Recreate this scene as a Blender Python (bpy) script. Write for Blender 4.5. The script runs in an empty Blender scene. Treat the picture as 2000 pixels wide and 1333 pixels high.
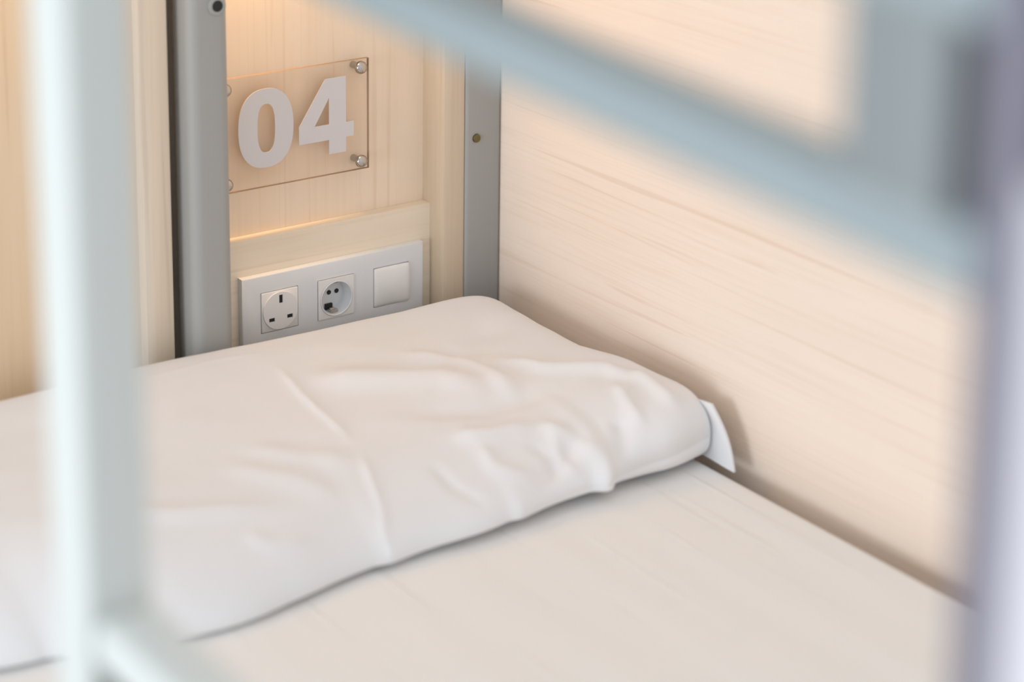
import bpy, bmesh, math, random
from mathutils import Vector, Matrix, noise

S = bpy.context.scene
COL = S.collection

# ------------------------------------------------------------------ camera
CAM_POS = Vector((-1.3792, -1.9685, 0.9280))
YAW, PITCH, ROLL = 0.6228, 0.2385, -0.01277
sy, cy, sp, cp = math.sin(YAW), math.cos(YAW), math.sin(PITCH), math.cos(PITCH)
fwd = Vector((sy*cp, cy*cp, -sp)); right = Vector((cy, -sy, 0)); down = -(right.cross(fwd))
cr, sr = math.cos(ROLL), math.sin(ROLL)
r2 = right*cr + down*sr; d2 = down*cr - right*sr
cam_data = bpy.data.cameras.new('camera')
cam = bpy.data.objects.new('camera', cam_data); COL.objects.link(cam)
cam.matrix_world = Matrix(((r2.x, -d2.x, -fwd.x, CAM_POS.x), (r2.y, -d2.y, -fwd.y, CAM_POS.y),
                           (r2.z, -d2.z, -fwd.z, CAM_POS.z), (0, 0, 0, 1)))
cam_data.sensor_width = 36; cam_data.lens = 4262/2000*36
cam_data.shift_y = -0.2943
cam_data.clip_start = 0.05
cam_data.dof.use_dof = True; cam_data.dof.focus_distance = 2.38; cam_data.dof.aperture_fstop = 2.5
S.camera = cam

# ------------------------------------------------------------------ light
W = bpy.data.worlds.new('room_light'); S.world = W; W.use_nodes = True
bg = W.node_tree.nodes['Background']; bg.inputs[0].default_value = (0.90, 0.96, 1.03, 1); bg.inputs[1].default_value = 0.93

def area(name, loc, target, sx, sy_, power, color):
    L = bpy.data.lights.new(name, 'AREA'); L.shape = 'RECTANGLE'; L.size = sx; L.size_y = sy_; L.energy = power; L.color = color
    o = bpy.data.objects.new(name, L); COL.objects.link(o); o.location = loc
    o.rotation_euler = (Vector(target)-Vector(loc)).to_track_quat('-Z', 'Y').to_euler()
    return o
area('window_daylight', (-3.4, -0.85, 0.32), (0, -0.7, 0.1), 1.3, 1.0, 36, (0.93, 0.98, 1.04))

S.view_settings.view_transform = 'Standard'; S.view_settings.look = 'None'
S.view_settings.exposure = 0.0; S.view_settings.gamma = 1.0; S.view_settings.use_curve_mapping = False

# warm reading lamps above the picture edge
def lamp(name, loc, e, r=0.02):
    L = bpy.data.lights.new(name, 'POINT'); L.energy = e; L.color = (1.0, 0.62, 0.30); L.shadow_soft_size = r
    o = bpy.data.objects.new(name, L); COL.objects.link(o); o.location = loc
lamp('reading_lamp_light', (-0.31, -0.035, 0.56), 0.75)
L = bpy.data.lights.new('niche_downlight', 'SPOT'); L.energy = 17; L.color = (1.0, 0.62, 0.30); L.spot_size = math.radians(44); L.spot_blend = 1; L.shadow_soft_size = .015
o = bpy.data.objects.new('niche_downlight', L); COL.objects.link(o); o.location = (-.32, -.008, .80)
o.rotation_euler = Vector((.0, .25, -1)).to_track_quat('-Z', 'Y').to_euler()
lamp('reading_lamp_light_left', (-0.70, -0.10, 0.58), 0.6)

# ------------------------------------------------------------------ materials
def lin(c):
    return tuple(((v/255)/12.92 if v/255 <= .04045 else ((v/255+.055)/1.055)**2.4) for v in c) + (1,)

def mat(name, rgb, rough=.5, metal=0.0, spec=.5, bump=None, coat=0):
    m = bpy.data.materials.new(name); m.use_nodes = True
    nt = m.node_tree; b = nt.nodes['Principled BSDF']
    b.inputs['Base Color'].default_value = lin(rgb); b.inputs['Roughness'].default_value = rough
    b.inputs['Metallic'].default_value = metal; b.inputs['Specular IOR Level'].default_value = spec
    if coat: b.inputs['Coat Weight'].default_value = coat
    if bump:
        sc, st, dist = bump
        tc = nt.nodes.new('ShaderNodeTexCoord'); mp = nt.nodes.new('ShaderNodeMapping'); n = nt.nodes.new('ShaderNodeTexNoise')
        mp.inputs['Scale'].default_value = sc if isinstance(sc, tuple) else (sc,)*3
        n.inputs['Scale'].default_value = 1; n.inputs['Detail'].default_value = 3
        bp = nt.nodes.new('ShaderNodeBump'); bp.inputs['Strength'].default_value = st; bp.inputs['Distance'].default_value = dist
        nt.links.new(tc.outputs['Object'], mp.inputs[0]); nt.links.new(mp.outputs[0], n.inputs['Vector'])
        nt.links.new(n.outputs['Fac'], bp.inputs['Height']); nt.links.new(bp.outputs[0], b.inputs['Normal'])
    return m

def wood(name, axis, light, dark, streak, rough=.45, contrast=1.0, tilt=0.0):
    m = bpy.data.materials.new(name); m.use_nodes = True
    nt = m.node_tree; N = nt.nodes; Lk = nt.links; b = N['Principled BSDF']
    b.inputs['Roughness'].default_value = rough; b.inputs['Specular IOR Level'].default_value = .3
    tc = N.new('ShaderNodeTexCoord')
    def tex(al, ac, detail, distort, seed):
        mp = N.new('ShaderNodeMapping'); v = [ac, ac, ac]; v[axis] = al
        mp.inputs['Scale'].default_value = v; mp.inputs['Location'].default_value = (seed, seed*.7, seed*1.3)
        if tilt: mp.inputs['Rotation'].default_value = (tilt, 0, 0)
        n = N.new('ShaderNodeTexNoise'); n.inputs['Scale'].default_value = 1; n.inputs['Detail'].default_value = detail
        n.inputs['Distortion'].default_value = distort
        Lk.new(tc.outputs['Object'], mp.inputs[0]); Lk.new(mp.outputs[0], n.inputs['Vector'])
        return n
    def ramp(src, p0, p1, c0, c1):
        r = N.new('ShaderNodeValToRGB'); r.color_ramp.elements[0].position = p0; r.color_ramp.elements[1].position = p1
        r.color_ramp.elements[0].color = c0; r.color_ramp.elements[1].color = c1
        Lk.new(src.outputs['Fac'], r.inputs[0]); return r
    def mix(fac, a, bcol, k):
        x = N.new('ShaderNodeMix'); x.data_type = 'RGBA'
        mth = N.new('ShaderNodeMath'); mth.operation = 'MULTIPLY'; mth.inputs[1].default_value = k
        Lk.new(fac, mth.inputs[0]); Lk.new(mth.outputs[0], x.inputs['Factor'])
        Lk.new(a, x.inputs['A'])
        if isinstance(bcol, tuple): x.inputs['B'].default_value = bcol
        else: Lk.new(bcol, x.inputs['B'])
        return x.outputs['Result']
    broad = ramp(tex(1.6, 16, 3, .6, 1.0), .3, .7, lin(dark), lin(light))
    fine = ramp(tex(4, 260, 4, .2, 5.0), .50, .72, (0, 0, 0, 1), (1, 1, 1, 1))
    line = ramp(tex(1.8, 100, 5, .7, 9.0), .61, .67, (0, 0, 0, 1), (1, 1, 1, 1))
    c = mix(fine.outputs[0], broad.outputs[0], lin(streak), .16*contrast)
    c = mix(line.outputs[0], c, lin(streak), .27*contrast)
    Lk.new(c, b.inputs['Base Color'])
    return m

M_side = wood('side_panel_maple', 1, (241, 226, 212), (236, 219, 203), (206, 176, 148), tilt=-0.03)
M_vert = wood('niche_maple', 2, (242, 224, 202), (237, 216, 191), (206, 170, 134), contrast=.6)
M_horz = wood('socket_board_maple', 0, (242, 229, 210), (237, 222, 200), (206, 178, 146))
M_stile = wood('stile_maple', 2, (230, 215, 196), (222, 205, 183), (190, 162, 134))
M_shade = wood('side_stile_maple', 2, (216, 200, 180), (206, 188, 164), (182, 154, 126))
M_left = wood('left_board_maple', 2, (236, 212, 182), (228, 200, 166), (200, 160, 120), contrast=.7)
M_grey = mat('grey_metallic_paint', (160, 160, 157), .5, 0, .4, bump=(900, .12, .0004))
M_rail = mat('grey_blue_rail_paint', (156, 168, 170), .4, .1, .5)
M_grey_dark = mat('grey_spacer_paint', (138, 144, 145), .45, .1, .5)
M_mauve = mat('mauve_grey_paint', (124, 121, 134), .45, .1, .5)
M_white_paint = mat('pale_tube_paint', (221, 225, 221), .35, 0, .5)
M_plastic = mat('white_socket_plastic', (226, 228, 230), .35, 0, .5)
M_plastic2 = mat('white_insert_plastic', (234, 233, 231), .3, 0, .5)
M_black = mat('dark_hole', (28, 28, 30), .6)
M_steel = mat('screw_steel', (190, 186, 180), .22, 1.0)
M_brass = mat('brass_screw', (120, 112, 78), .35, 1.0)
M_pillow = mat('white_cotton', (233, 233, 234), .9, 0, .15, bump=(700, .08, .0004))
M_digit = mat('frosted_digit_film', (212, 209, 210), .6, 0, .3)
M_floor = mat('grey_floor', (150, 146, 140), .6)
M_wall = mat('white_plaster', (232, 230, 226), .85)
M_white_end = mat('daylit_tube_paint', (247, 243, 250), .3, 0, .5)  # whiter copy of the pale tube paint, bright daylight put into the colour
M_bracket = mat('dark_bracket', (62, 56, 54), .6)

def sheet_mat():
    m = mat('white_fitted_sheet', (238, 236, 233), .9, 0, .15)
    nt = m.node_tree; N = nt.nodes; L = nt.links; b = N['Principled BSDF']
    tc = N.new('ShaderNodeTexCoord')
    def nz(scale, detail, seed, rot=0):
        mp = N.new('ShaderNodeMapping'); mp.inputs['Scale'].default_value = scale; mp.inputs['Location'].default_value = (seed,)*3
        mp.inputs['Rotation'].default_value = (0, 0, rot)
        n = N.new('ShaderNodeTexNoise'); n.inputs['Scale'].default_value = 1; n.inputs['Detail'].default_value = detail; n.inputs['Distortion'].default_value = .3
        L.new(tc.outputs['Object'], mp.inputs[0]); L.new(mp.outputs[0], n.inputs['Vector']); return n
    a = nz((80, 2.6, 10), 3, 3.0, 0.05)
    r = N.new('ShaderNodeValToRGB'); r.color_ramp.elements[0].position = .60; r.color_ramp.elements[1].position = .74
    L.new(a.outputs['Fac'], r.inputs[0])
    f = nz((420, 14, 400), 2, 7.0, 0.05)
    ad = N.new('ShaderNodeMath'); ad.operation = 'MULTIPLY_ADD'; ad.inputs[1].default_value = .12
    L.new(f.outputs['Fac'], ad.inputs[0]); L.new(r.outputs[0], ad.inputs[2])
    bp = N.new('ShaderNodeBump'); bp.inputs['Strength'].default_value = .7; bp.inputs['Distance'].default_value = .0016
    L.new(ad.outputs[0], bp.inputs['Height']); L.new(bp.outputs[0], b.inputs['Normal'])
    return m
M_sheet = sheet_mat()

def acrylic():
    m = bpy.data.materials.new('clear_acrylic'); m.use_nodes = True
    nt = m.node_tree; N = nt.nodes; L = nt.links
    N.remove(N['Principled BSDF']); out = N['Material Output']
    t = N.new('ShaderNodeBsdfTransparent'); t.inputs[0].default_value = (.982, .968, .955, 1)
    g = N.new('ShaderNodeBsdfGlossy'); g.inputs['Roughness'].default_value = .08
    mx = N.new('ShaderNodeMixShader'); mx.inputs[0].default_value = .035; L.new(t.outputs[0], mx.inputs[1]); L.new(g.outputs[0], mx.inputs[2])
    L.new(mx.outputs[0], out.inputs['Surface'])
    return m
M_acr = acrylic()
M_acr_edge = mat('acrylic_edge', (168, 140, 112), .3)

# ------------------------------------------------------------------ builders
ORIG = {}
def thing(name, label, cat, loc=(0, 0, 0), group=None):
    o = bpy.data.objects.new(name, None); COL.objects.link(o); o.location = loc; o.empty_display_size = .05
    o['label'] = label; o['category'] = cat
    if group: o['group'] = group
    ORIG[o.name] = Vector(loc); return o

def obj(name, bm, mats, parent=None, label=None, smooth=False, angle=35):
    me = bpy.data.meshes.new(name)
    org = ORIG[parent.name] if parent else Vector((0, 0, 0))
    bmesh.ops.recalc_face_normals(bm, faces=bm.faces[:])
    bmesh.ops.translate(bm, verts=bm.verts[:], vec=-org)
    bm.to_mesh(me); bm.free()
    for m in (mats if isinstance(mats, (list, tuple)) else [mats]): me.materials.append(m)
    if smooth:
        me.polygons.foreach_set('use_smooth', [True]*len(me.polygons))
        me.set_sharp_from_angle(angle=math.radians(angle))
    o = bpy.data.objects.new(name, me); COL.objects.link(o)
    if parent: o.parent = parent
    ORIG[o.name] = org
    if label: o['label'] = label
    return o

def struct(name, bm, m):
    o = obj(name, bm, m); o['kind'] = 'structure'; return o

def box(bm, x0, x1, y0, y1, z0, z1, bev=0.0, seg=2):
    v = bmesh.ops.create_cube(bm, size=1)['verts']
    for q in v:
        q.co = Vector((x0 if q.co.x < 0 else x1, y0 if q.co.y < 0 else y1, z0 if q.co.z < 0 else z1))
    if bev:
        es = list({e for q in v for e in q.link_edges})
        bmesh.ops.bevel(bm, geom=es, offset=bev, segments=seg, affect='EDGES', profile=.5)
    return bm
def B(*a, **k): return box(bmesh.new(), *a, **k)

def rounded_rect(w, h, r, n=6):
    pts = []
    for cx, cy_, a0 in ((w/2-r, h/2-r, 0), (-w/2+r, h/2-r, 90), (-w/2+r, -h/2+r, 180), (w/2-r, -h/2+r, 270)):
        for k in range(n+1):
            a = math.radians(a0+90*k/n); pts.append((cx+r*math.cos(a), cy_+r*math.sin(a)))
    return pts

def tube(bm, p0, p1, w, h, r, up=(0, 0, 1), n=6):
    """square tube with rounded corners from p0 to p1; w across, h along 'up'"""
    p0, p1 = Vector(p0), Vector(p1); d = (p1-p0).normalized(); u = Vector(up); u = (u-d*u.dot(d)).normalized(); s = d.cross(u)
    prof = rounded_rect(w, h, r, n)
    rings = [[bm.verts.new(p+s*a+u*b) for a, b in prof] for p in (p0, p1)]
    m = len(prof)
    for i in range(m):
        bm.faces.new((rings[0][i], rings[0][(i+1) % m], rings[1][(i+1) % m], rings[1][i]))
    bm.faces.new(rings[0]); bm.faces.new(rings[1]); return bm

def prism(bm, outline, y0, y1, holes=()):
    """outline in (x,z), solid between y0 and y1, holes cut by filling edges"""
    loops = [outline]+list(holes); allv = {}
    for y in (y0, y1):
        es = []; lv = []
        for lp in loops:
            vs = [bm.verts.new((x, y, z)) for x, z in lp]; lv.append(vs)
            es += [bm.edges.new((vs[i], vs[(i+1) % len(vs)])) for i in range(len(vs))]
        bmesh.ops.triangle_fill(bm, use_beauty=True, use_dissolve=False, edges=es)
        allv[y] = lv
    for a, b in zip(allv[y0], allv[y1]):
        n = len(a)
        for i in range(n): bm.faces.new((a[i], a[(i+1) % n], b[(i+1) % n], b[i]))
    return bm

def lathe(bm, cx, cz, prof, n=32):
    """revolve (radius, y) profile round the y axis through (cx, cz)"""
    rings = []
    for r, y in prof:
        if r < 1e-6: rings.append([bm.verts.new((cx, y, cz))])
        else: rings.append([bm.verts.new((cx+r*math.cos(2*math.pi*k/n), y, cz+r*math.sin(2*math.pi*k/n))) for k in range(n)])
    for a, b in zip(rings, rings[1:]):
        for k in range(n):
            if len(a) == 1: bm.faces.new((a[0], b[k], b[(k+1) % n]))
            elif len(b) == 1: bm.faces.new((a[k], a[(k+1) % n], b[0]))
            else: bm.faces.new((a[k], a[(k+1) % n], b[(k+1) % n], b[k]))
    return bm

# ------------------------------------------------------------------ the setting
ZF = -0.48
struct('floor', B(-4.0, 0.3, -4.0, 0.14, ZF-.05, ZF), M_floor)
struct('wall_right', B(0.0, 0.03, -2.6, 0.10, ZF, 1.6), M_side)
struct('wall_back', B(-2.4, 0.03, 0.10, 0.14, ZF, 1.6), M_wall)

# ------------------------------------------------------------------ bunk bed (head end, base)
bunk = thing('bunk_bed', 'bunk bed head end of grey metal posts and pale maple boards behind the pillow', 'bed', (-0.45, -1.0, ZF))
ZT = 1.5
post = obj('head_post', tube(bmesh.new(), (-.3787, -.03, ZF), (-.3787, -.03, ZT), .046, .046, .012, up=(0, 1, 0), n=8), M_grey, bunk, smooth=True, label='grey rounded post left of the number plate')
bm = bmesh.new(); lathe(bm, -.3707, .4381, [(.0098, -.0528), (.0098, -.0545), (.0085, -.0552), (.0060, -.0552)], 32)
bolt = obj('bolt_ring', bm, M_grey, post, smooth=True)
bm = bmesh.new(); lathe(bm, -.3707, .4381, [(.0060, -.0552), (.0058, -.0546), (0, -.0542)], 24)
obj('bolt_socket', bm, M_black, post)
post2 = obj('head_post', tube(bmesh.new(), (-.0248, -.006, ZF), (-.0248, -.006, ZT), .0488, .048, .005, up=(0, 1, 0), n=5), M_grey, bunk, smooth=True, label='grey square post in the corner by the side panel')
bm = bmesh.new(); lathe(bm, -.0349, .2402, [(.0052, -.0300), (.0048, -.0318), (.0030, -.0326), (0, -.0322)], 20)
obj('screw', bm, M_brass, post2, smooth=True, label='brass screw head')
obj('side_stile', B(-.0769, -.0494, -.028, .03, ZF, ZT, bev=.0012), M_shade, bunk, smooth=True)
obj('niche_panel', B(-.370, -.0769, .015, .03, .12, ZT), M_vert, bunk)
hole = [[(c-.021, .0585), (c+.021, .0585), (c+.021, .1005), (c-.021, .1005)] for c in (-.278, -.2070, -.1347)]
obj('socket_board', prism(bmesh.new(), [(-.370, ZF), (-.0770, ZF), (-.0770, .1631), (-.370, .1631)], .0, .0148, hole), M_horz, bunk)
obj('left_panel', B(-1.02, -.446, -.016, .004, ZF, ZT), M_left, bunk, label='warm lit maple board left of the grey post')
obj('edge_strip', B(-.446, -.4150, -.030, .006, ZF, ZT, bev=.0012), M_stile, bunk, smooth=True)
bm = B(-.828, -.803, -2.1, -.06, -.30, -.16, bev=.003); box(bm, -.803, -.03, -2.1, -2.075, -.30, -.16, bev=.003); box(bm, -.803, -.03, -.085, -.06, -.30, -.16, bev=.003)
obj('bed_base', bm, M_stile, bunk)
obj('slat_board', B(-.803, -.012, -2.075, -.085, -.178, -.162), M_stile, bunk)
for x, y in ((-.79, -.11), (-.05, -.11), (-.79, -2.05), (-.05, -2.05)):
    obj('base_leg', B(x-.02, x+.02, y-.015, y+.015, ZF, -.178), M_grey, bunk)

# ------------------------------------------------------------------ mattress
mat_root = thing('mattress', 'white sheeted mattress lying along the maple side panel under the pillow', 'mattress', (-.47, -1.05, -.16))
def mattress_bm(x0, x1, y0, y1, z0, top, r, wrinkle=True, nx=110, ny=180):
    bm = bmesh.new()
    def zt(x, y):
        if not wrinkle: return top
        z = top + .0022*noise.noise(Vector((x*5, y*2.2, 3.1))) + .0010*noise.noise(Vector((x*26, y*3.5, 7.7)))
        z += .002*math.sin(y*3.1+1)*0.5
        return z
    # cross-section rounded edge grid
    xs = [x0+(x1-x0)*i/nx for i in range(nx+1)]; ys = [y0+(y1-y0)*j/ny for j in range(ny+1)]
    # densify rims
    rim = [r*(1-math.cos(math.pi/2*k/6)) for k in range(7)]
    xs = sorted(set([round(x0+q, 5) for q in rim]+[round(x1-q, 5) for q in rim]+[round(v, 5) for v in xs if x0+r < v < x1-r]))
    ys = sorted(set([round(y0+q, 5) for q in rim]+[round(y1-q, 5) for q in rim]+[round(v, 5) for v in ys if y0+r < v < y1-r]))
    def dropf(d): 
        if d >= r: return 0
        return r-math.sqrt(max(0, r*r-(r-d)**2))
    G = []
    for x in xs:
        row = []
        for y in ys:
            dx = min(x-x0, x1-x); dy = min(y-y0, y1-y)
            a = max(0, r-dx); b = max(0, r-dy); q = min(r, math.hypot(a, b))
            row.append(bm.verts.new((x, y, zt(x, y)-(r-math.sqrt(max(0, r*r-q*q))))))
        G.append(row)
    for i in range(len(xs)-1):
        for j in range(len(ys)-1):
            bm.faces.new((G[i][j], G[i+1][j], G[i+1][j+1], G[i][j+1]))
    per = [G[i][0] for i in range(len(xs))]+[G[-1][j] for j in range(1, len(ys))]+[G[i][-1] for i in range(len(xs)-2, -1, -1)]+[G[0][j] for j in range(len(ys)-2, 0, -1)]
    low = [bm.verts.new((v.co.x, v.co.y, z0)) for v in per]; n = len(per)
    for i in range(n): bm.faces.new((per[i], per[(i+1) % n], low[(i+1) % n], low[i]))
    bm.faces.new(low); return bm
obj('core', mattress_bm(-.822, -.034, -2.05, -.075, -.158, -.006, .02, False, 8, 8), M_wall, mat_root)
obj('fitted_sheet', mattress_bm(-.828, -.026, -2.056, -.068, -.159, 0, .016), M_sheet, mat_root, smooth=True, angle=60)

# ------------------------------------------------------------------ pillow
pil = thing('pillow', 'crumpled white pillow lying flat at the head of the bed below the sockets', 'pillow', (-.42, -.26, .002))
FOLDS = [  # polyline (x, y), half width, height
    ([(-.3612, -.1533), (-.3712, -.2169), (-.3755, -.2734), (-.3787, -.3213)], .0045, .0022),
    ([(-.3845, -.3519), (-.395, -.385), (-.4049, -.4176), (-.424, -.450)], .0045, .0022),
    ([(-.3508, -.192), (-.2962, -.2207), (-.2326, -.2554), (-.2008, -.3003)], .022, .0065),
    ([(-.2341, -.1811), (-.1939, -.2164), (-.1819, -.2734), (-.187, -.3251)], .012, .0045),
    ([(-.1586, -.24), (-.1306, -.2916), (-.0782, -.3267), (-.0642, -.3761)], .012, .0050),
    ([(-.4762, -.2834), (-.4382, -.3226), (-.3907, -.3546)], .016, .0026),
    ([(-.5106, -.3073), (-.4653, -.3509), (-.4299, -.4007)], .016, .0026),
    ([(-.2902, -.3596), (-.2508, -.3718), (-.1996, -.377)], .011, .0050),
    ([(-.1996, -.377), (-.181, -.410), (-.171, -.440)], .010, .0050),
    ([(-.2485, -.440), (-.2094, -.425), (-.1646, -.405)], .009, -.0045),
    ([(-.1228, -.405), (-.135, -.425), (-.150, -.440)], .008, -.0050),
    ([(-.0556, -.3419), (-.0620, -.3892), (-.0664, -.4264)], .010, .0045),
    ([(-.2711, -.3807), (-.2748, -.4094), (-.2431, -.4308)], .008, .0035),
    ([(-.5408, -.4075), (-.5213, -.4237), (-.4825, -.427)], .009, .0025),
    ([(-.62, -.0700), (-.4518, -.0766), (-.3926, -.0752), (-.3472, -.0803)], .003, .0010),
    ([(-.62, -.115), (-.4698, -.1122), (-.4086, -.1055), (-.3584, -.1113)], .003, .0010),
    ([(-.10, -.155), (-.16, -.205), (-.26, -.225)], .016, -.0030),
    ([(-.30, -.300), (-.23, -.330), (-.14, -.335)], .016, -.0035),
    ([(-.225, -.395), (-.215, -.415), (-.222, -.440)], .006, -.0030),
    ([(-.195, -.395), (-.205, -.420), (-.200, -.442)], .006, .0030),
    ([(-.330, -.385), (-.325, -.415), (-.305, -.440)], .006, -.0028),
    ([(-.090, -.360), (-.105, -.400), (-.112, -.430)], .007, .0032),
    ([(-.66, -.330), (-.58, -.365), (-.50, -.385)], .012, .0030),
]
def fold_height(x, y):
    h = 0.0
    for pts, w, amp in FOLDS:
        best = 1e9; bt = 0; n = len(pts)-1
        for k in range(n):
            ax, ay = pts[k]; bx, by = pts[k+1]; dx, dy = bx-ax, by-ay
            t = max(0, min(1, ((x-ax)*dx+(y-ay)*dy)/(dx*dx+dy*dy)))
            d = math.hypot(x-ax-t*dx, y-ay-t*dy)
            if d < best: best = d; bt = (k+t)/n
        if best < 3*w:
            taper = min(1, 4*bt+.15, 4*(1-bt)+.15)
            h += amp*math.exp(-(best/w)**2)*taper
    return h
PX0, PX1, PY1 = -.812, -.027, -.054
FRONT = [(-.83, -.415), (-.75, -.430), (-.68, -.460), (-.616, -.469), (-.52, -.461), (-.435, -.450), (-.41, -.455), (-.283, -.450), (-.265, -.455), (-.18, -.449), (-.162, -.458), (-.145, -.447), (-.09, -.446), (-.03, -.438)]
RIMZ = [(-.83, .004), (-.6, .004), (-.421, .007), (-.283, .013), (-.155, .019), (-.03, .028)]
def rim_z(x):
    for (xa, a), (xb, b) in zip(RIMZ, RIMZ[1:]):
        if x <= xb: return a+(b-a)*max(0, (x-xa)/(xb-xa))
    return RIMZ[-1][1]
def yfront(x):
    for (xa, ya), (xb, yb) in zip(FRONT, FRONT[1:]):
        if x <= xb:
            t = max(0, (x-xa)/(xb-xa)); t = t*t*(3-2*t); return ya+(yb-ya)*t
    return FRONT[-1][1]
def pillow_bm():
    bm = bmesh.new(); nu, nv = 260, 150
    def spread(t):  # denser at both rims
        return .5-.5*math.cos(math.pi*t)*(0.55+.45*abs(math.cos(math.pi*t)))
    top, bot = [], []
    for i in range(nu+1):
        u = 2*spread(i/nu)-1; tr, br = [], []
        for j in range(nv+1):
            v = 2*spread(j/nv)-1
            x = (PX0+PX1)/2+u*(PX1-PX0)/2
            yf = yfront(x); y = (yf+PY1)/2+v*(PY1-yf)/2
            # soft corners and a wavy rim
            x -= u*.010*(abs(v)**8); y -= v*.012*(abs(u)**12)*(1 if v > 0 else .2)
            rim = max(abs(u), abs(v))**6
            rt = max(0, min(1, (x+.26)/.19)); rt = rt*rt*(3-2*rt)          # plumper towards the right front corner
            if v < 0: y += rim*(.0025*math.sin(x*27+.5)+.0022*math.sin(x*49+1))
            if u > 0: x += rim*(.003*math.sin(y*21+2))
            if v < -.2: x += .010*max(0, u)**16*min(1, (-v-.2)/.5)
            av = abs(v)
            if v > 0: Tv = max(0, 1-av**20)**.5
            else:
                r9 = max(0, min(1, (x+.15)/.09))
                Tv = (1-rt)*max(0, 1-av**2.8)**.62+rt*max(0, 1-av**(5+6*r9))**.5
            T = (max(0, 1-abs(u)**(26+110*max(0,u)*max(0,-v)))**.5)*Tv
            body = .074+.009*v+.006*rt*max(0, -v)+.003*math.sin(x*9)*max(0, v)
            rimz = .004+(rim_z(x)-.004)*max(0, -v)**5
            z = rimz+(body-rimz)*T
            amt = T*(1-.6*max(0, v)**3)
            z += amt*(1.5*fold_height(x, y)+.0034*noise.noise(Vector((x*6, y*10, 1.3)))+.0014*noise.noise(Vector((x*16, y*30, 4.2))))
            # the front bulges over its lower rim, most at the right end
            if v < 0: y -= .007*math.sin(math.pi*min(1, (z-rimz)/.075))*av**5
            tr.append(bm.verts.new((x, y, max(z, .003))))
            zb = rimz*(1-T) + T*.0025
            br.append((x, y, zb))
        top.append(tr); bot.append(br)
    for i in range(nu):
        for j in range(nv): bm.faces.new((top[i][j], top[i+1][j], top[i+1][j+1], top[i][j+1]))
    gb = [[None]*(nv+1) for _ in range(nu+1)]
    for i in range(nu+1):
        for j in range(nv+1):
            if i in (0, nu) or j in (0, nv): gb[i][j] = top[i][j]
            else: gb[i][j] = bm.verts.new(bot[i][j])
    for i in range(nu):
        for j in range(nv): bm.faces.new((gb[i][j], gb[i][j+1], gb[i+1][j+1], gb[i+1][j]))
    return bm
obj('pillowcase', pillow_bm(), M_pillow, pil, smooth=True, angle=70)

# hanging open end of the pillow case at its front right corner
def flap_bm():
    bm = bmesh.new(); n, m = 16, 10
    A0, A1 = Vector((-.034, -.330, .050)), Vector((-.030, -.440, .064))   # along the upper rim
    B0, B1 = Vector((-.030, -.330, .004)), Vector((-.0255, -.475, .003))   # along the hem
    rows = []
    for s in (0, 1):
        g = []
        for i in range(n+1):
            r = []
            for j in range(m+1):
                a = A0.lerp(A1, i/n); b = B0.lerp(B1, i/n); p = a.lerp(b, j/m)
                p.x += .003*math.sin(math.pi*j/m)+.0015*math.sin(9*i/n+2*j/m)
                p.y -= .004*math.sin(math.pi*j/m)*(i/n)
                p.x += -.0025*s
                r.append(bm.verts.new(p))
            g.append(r)
        for i in range(n):
            for j in range(m): bm.faces.new((g[i][j], g[i+1][j], g[i+1][j+1], g[i][j+1]))
        rows.append(g)
    a, b = rows
    for i in range(n):
        for j in (0, m): bm.faces.new((a[i][j], a[i+1][j], b[i+1][j], b[i][j]))
    for j in range(m):
        for i in (0, n): bm.faces.new((a[i][j], a[i][j+1], b[i][j+1], b[i][j]))
    return bm
obj('pillowcase_flap', flap_bm(), M_pillow, pil, smooth=True, angle=70)

# ------------------------------------------------------------------ number plate
sign = thing('number_plate', 'clear acrylic plate with pale number 04 screwed to the maple niche panel', 'sign', (-.25, .015, .282))
bm = B(-.3425, -.1583, -.001, .003, .2186, .3446, bev=.0004, seg=1)
bm.faces.ensure_lookup_table()
for f in bm.faces:
    f.normal_update()
    if abs(f.normal.y) < .9: f.material_index = 1
obj('acrylic_sheet', bm, [M_acr, M_acr_edge], sign)
def superell(cx, cz, a, b, p, n=64):
    out = []
    for k in range(n):
        t = 2*math.pi*k/n; c, s = math.cos(t), math.sin(t)
        out.append((cx+a*math.copysign(abs(c)**(2/p), c), cz+b*math.copysign(abs(s)**(2/p), s)))
    return out
obj('digit_zero', prism(bmesh.new(), superell(-.2876, .2846, .0335, .0436, 2.35), -.0018, -.0009, [superell(-.2873, .2845, .0107, .0268, 2.6)]), M_digit, sign)
obj('digit_four', prism(bmesh.new(), [(-.2141, .328), (-.1884, .328), (-.1884, .2762), (-.1785, .2762), (-.1785, .2594), (-.1884, .2594), (-.1884, .2428), (-.2098, .2428), (-.2098, .2590), (-.2473, .2590), (-.2473, .2785)],
                        -.0018, -.0009, [[(-.2096, .3065), (-.2096, .2766), (-.2280, .2766)]]), M_digit, sign)
for x, z in ((-.1694, .3349), (-.1693, .2284), (-.3362, .3330), (-.3362, .2290)):
    bm = bmesh.new(); lathe(bm, x, z, [(.0040, .0149), (.0040, -.0012), (.0072, -.0012), (.0072, -.0030), (.0064, -.0050), (.0044, -.0066), (.0020, -.0073), (0, -.0075)], 28)
    obj('standoff_screw', bm, M_steel, sign, smooth=True)

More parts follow.
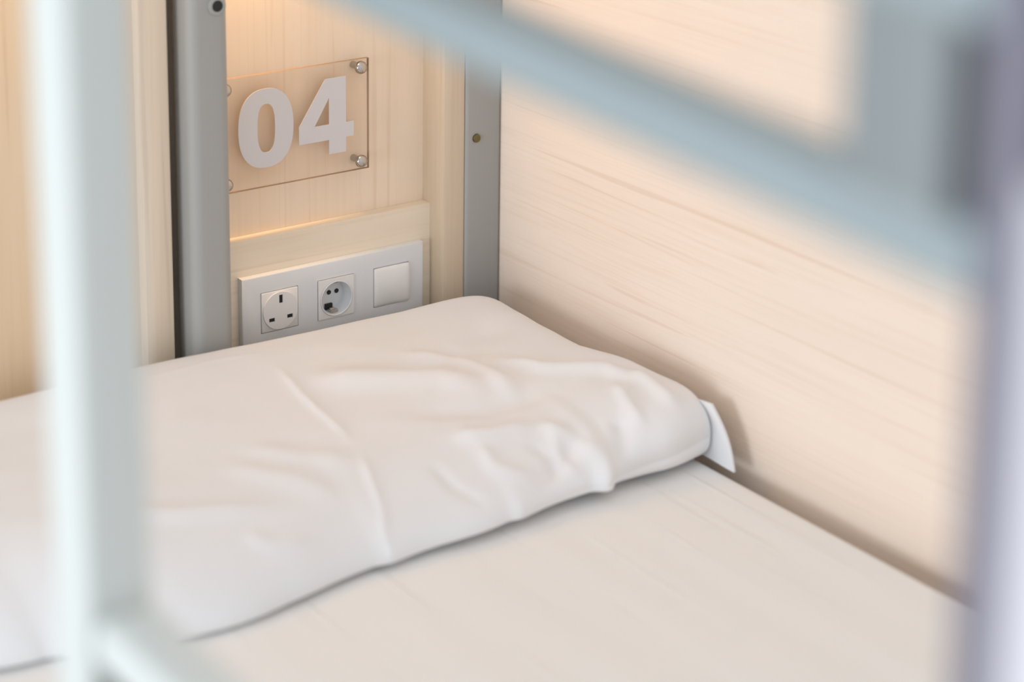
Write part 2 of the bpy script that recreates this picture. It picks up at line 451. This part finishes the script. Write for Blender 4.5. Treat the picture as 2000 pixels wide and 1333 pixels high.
# ------------------------------------------------------------------ socket plate
sock = thing('socket_plate', 'white triple wall plate with two power sockets and a light switch under number 04', 'socket', (-.2075, 0, .0795))
CX = (-.278, -.2070, -.1347); CZ = .0795; HF = .0226
def plate_bm():
    bm = bmesh.new()
    outer = [(-.3238, .0364), (-.0912, .0364), (-.0912, .1224), (-.3238, .1224)]
    holes = [[(c-HF-.0007, CZ-HF-.0007), (c+HF+.0007, CZ-HF-.0007), (c+HF+.0007, CZ+HF+.0007), (c-HF-.0007, CZ+HF+.0007)] for c in CX]
    prism(bm, outer, -.0001, -.0085, holes)
    out = [e for e in bm.edges if all(abs(v.co.y+.0085) < 1e-5 for v in e.verts) and
           ((abs(e.verts[0].co.x-e.verts[1].co.x) < 1e-6 and e.verts[0].co.x in () ) or
            all(abs(v.co.x+.3238) < 1e-5 for v in e.verts) or all(abs(v.co.x+.0912) < 1e-5 for v in e.verts) or
            all(abs(v.co.z-.1224) < 1e-5 for v in e.verts) or all(abs(v.co.z-.0364) < 1e-5 for v in e.verts))]
    bmesh.ops.bevel(bm, geom=out, offset=.0018, segments=3, affect='EDGES', profile=.5)
    return bm
obj('plate_frame', plate_bm(), M_plastic, sock, smooth=True, angle=50)
# three pin socket
c = CX[0]
tp = obj('three_pin_socket', box(B(c-HF, c+HF, -.0096, -.0002, CZ-HF, CZ+HF, bev=.0009), c, c, 0, 0, 0, 0) if False else B(c-HF, c+HF, -.0096, -.0002, CZ-HF, CZ+HF, bev=.0009), M_plastic2, sock, smooth=True)
SL = [(-.27745, .0927, .0022, .0047), (-.28885, .07035, .0035, .0022), (-.2665, .0709, .0035, .0022)]
bm = bmesh.new()
disc = [(c+.0213*math.cos(2*math.pi*k/64), CZ+.0213*math.sin(2*math.pi*k/64)) for k in range(64)]
prism(bm, disc, -.0094, -.0112, [[(x-w, z-h), (x+w, z-h), (x+w, z+h), (x-w, z+h)] for x, z, w, h in SL])
obj('socket_disc', bm, M_plastic2, tp)
for x, z, w, h in SL:
    obj('pin_slot', B(x-w, x+w, -.0099, -.0095, z-h, z+h), M_black, tp)
# round two pin socket with a deep cup
c = CX[1]; bm = bmesh.new()
sq = [(c-HF, CZ-HF), (c+HF, CZ-HF), (c+HF, CZ+HF), (c-HF, CZ+HF)]
circ = [(c+.0195*math.cos(2*math.pi*k/64), CZ-.0008+.0200*math.sin(2*math.pi*k/64)) for k in range(64)]
prism(bm, sq, -.0002, -.0100, [circ])
rs = obj('round_socket', bm, M_plastic2, sock, smooth=True, angle=40)
bm = bmesh.new(); lathe(bm, c, CZ-.0008, [(.0204, -.0106), (.0197, -.0110), (.0190, -.0104), (.0186, .0045), (.0175, .0062), (0, .0062)], 64)
obj('socket_cup', bm, M_plastic, rs, smooth=True)
for x in (-.2072, -.1974):
    bm = bmesh.new(); lathe(bm, x, CZ+.0010, [(.0027, .0060), (.0027, .0057), (0, .0057)], 20)
    obj('pin_hole', bm, M_black, rs)
bm = B(c-.0045, c+.0050, -.0060, .0050, CZ-.0197, CZ-.0160, bev=.0008)
box(bm, c-.003, c+.0035, -.002, .0058, CZ-.0190, CZ-.0150, bev=.0008)
obj('earth_clip', bm, M_steel, rs, smooth=True)
obj('earth_slot', B(c-.0060, c+.0030, .0035, .0061, CZ-.0178, CZ-.0115), M_black, rs)
obj('earth_clip', B(c-.0035, c+.0035, -.0085, .0030, CZ+.0165, CZ+.0183, bev=.0005), M_steel, rs, smooth=True)
# rocker switch: gently convex paddle
c = CX[2]; bm = bmesh.new(); n = 20; g = []
for i in range(n+1):
    r = []
    for j in range(n+1):
        u, v = 2*i/n-1, 2*j/n-1
        y = -.0098-.0028*(1-v*v)*(.55+.45*(1-u*u))-.0016*max(0, u)
        e = max(abs(u), abs(v))
        if e > .96: y += .0008
        r.append(bm.verts.new((c+u*HF*(1-.012*(abs(v)**6)), y, CZ+v*HF*(1-.012*(abs(u)**6)))))
    g.append(r)
for i in range(n):
    for j in range(n): bm.faces.new((g[i][j], g[i+1][j], g[i+1][j+1], g[i][j+1]))
per = [g[i][0] for i in range(n+1)]+[g[n][j] for j in range(1, n+1)]+[g[i][n] for i in range(n-1, -1, -1)]+[g[0][j] for j in range(n-1, 0, -1)]
low = [bm.verts.new((v.co.x, -.0002, v.co.z)) for v in per]; k = len(per)
for i in range(k): bm.faces.new((per[i], per[(i+1) % k], low[(i+1) % k], low[i]))
bm.faces.new(low)
obj('rocker_switch', bm, M_plastic2, sock, smooth=True, angle=40)

# ------------------------------------------------------------------ blurred foreground metalwork
# pale tube frame: two uprights joined by a low rail along the open side of the bed
fr = thing('bed_side_frame', 'pale white metal upright with low rail, blurred in front of the pillow', 'bed frame', (-.96, -1.06, ZF))
PXL = -.969; PW = .038
obj('upright', tube(bmesh.new(), (PXL+PW/2, -1.0265, ZF), (PXL+PW/2, -1.0035, ZT), PW, .043, .005, up=(0, 1, 0)), M_white_paint, fr, smooth=True)
obj('low_rail', tube(bmesh.new(), (PXL+PW/2, -1.0465, .372), (PXL+PW/2, -1.622, .372), .036, .026, .006), M_white_paint, fr, smooth=True)
obj('joint_bracket', B(PXL+.004, PXL+PW-.004, -1.0800, -1.0480, .320, .359, bev=.003), M_bracket, fr, smooth=True, label='dark bracket under the rail')
obj('upright', tube(bmesh.new(), (PXL+PW/2, -1.640, ZF), (PXL+PW/2, -1.640, .765), PW, PW, .005, up=(0, 1, 0)), M_white_end, fr, smooth=True, label='white upright at the right picture edge')

gr = thing('guard_rail', 'grey blue guard rail and post, strongly blurred across the upper right', 'guard rail', (-.85, -1.5, ZF))
def zr(y): return .7025+(y+1.2459)*.0575     # rail centre height, slightly sloping
GX = -.846
obj('rail', tube(bmesh.new(), (GX, -.0175, zr(-.0175)), (GX, -1.508, zr(-1.508)), .030, .026, .005), M_rail, gr, smooth=True)
obj('top_rail', tube(bmesh.new(), (GX, -.0175, zr(-.0175)+.092), (GX, -1.508, zr(-1.508)+.092), .030, .026, .005), M_rail, gr, smooth=True)
obj('spacer', tube(bmesh.new(), (GX, -1.466, zr(-1.466)), (GX, -1.466, zr(-1.466)+.092), .0285, .052, .005, up=(0, 1, 0)), M_grey_dark, gr, smooth=True)
obj('post', tube(bmesh.new(), (GX, -1.527, ZF), (GX, -1.511, 1.2), .028, .022, .004, up=(0, 1, 0)), M_mauve, gr, smooth=True)
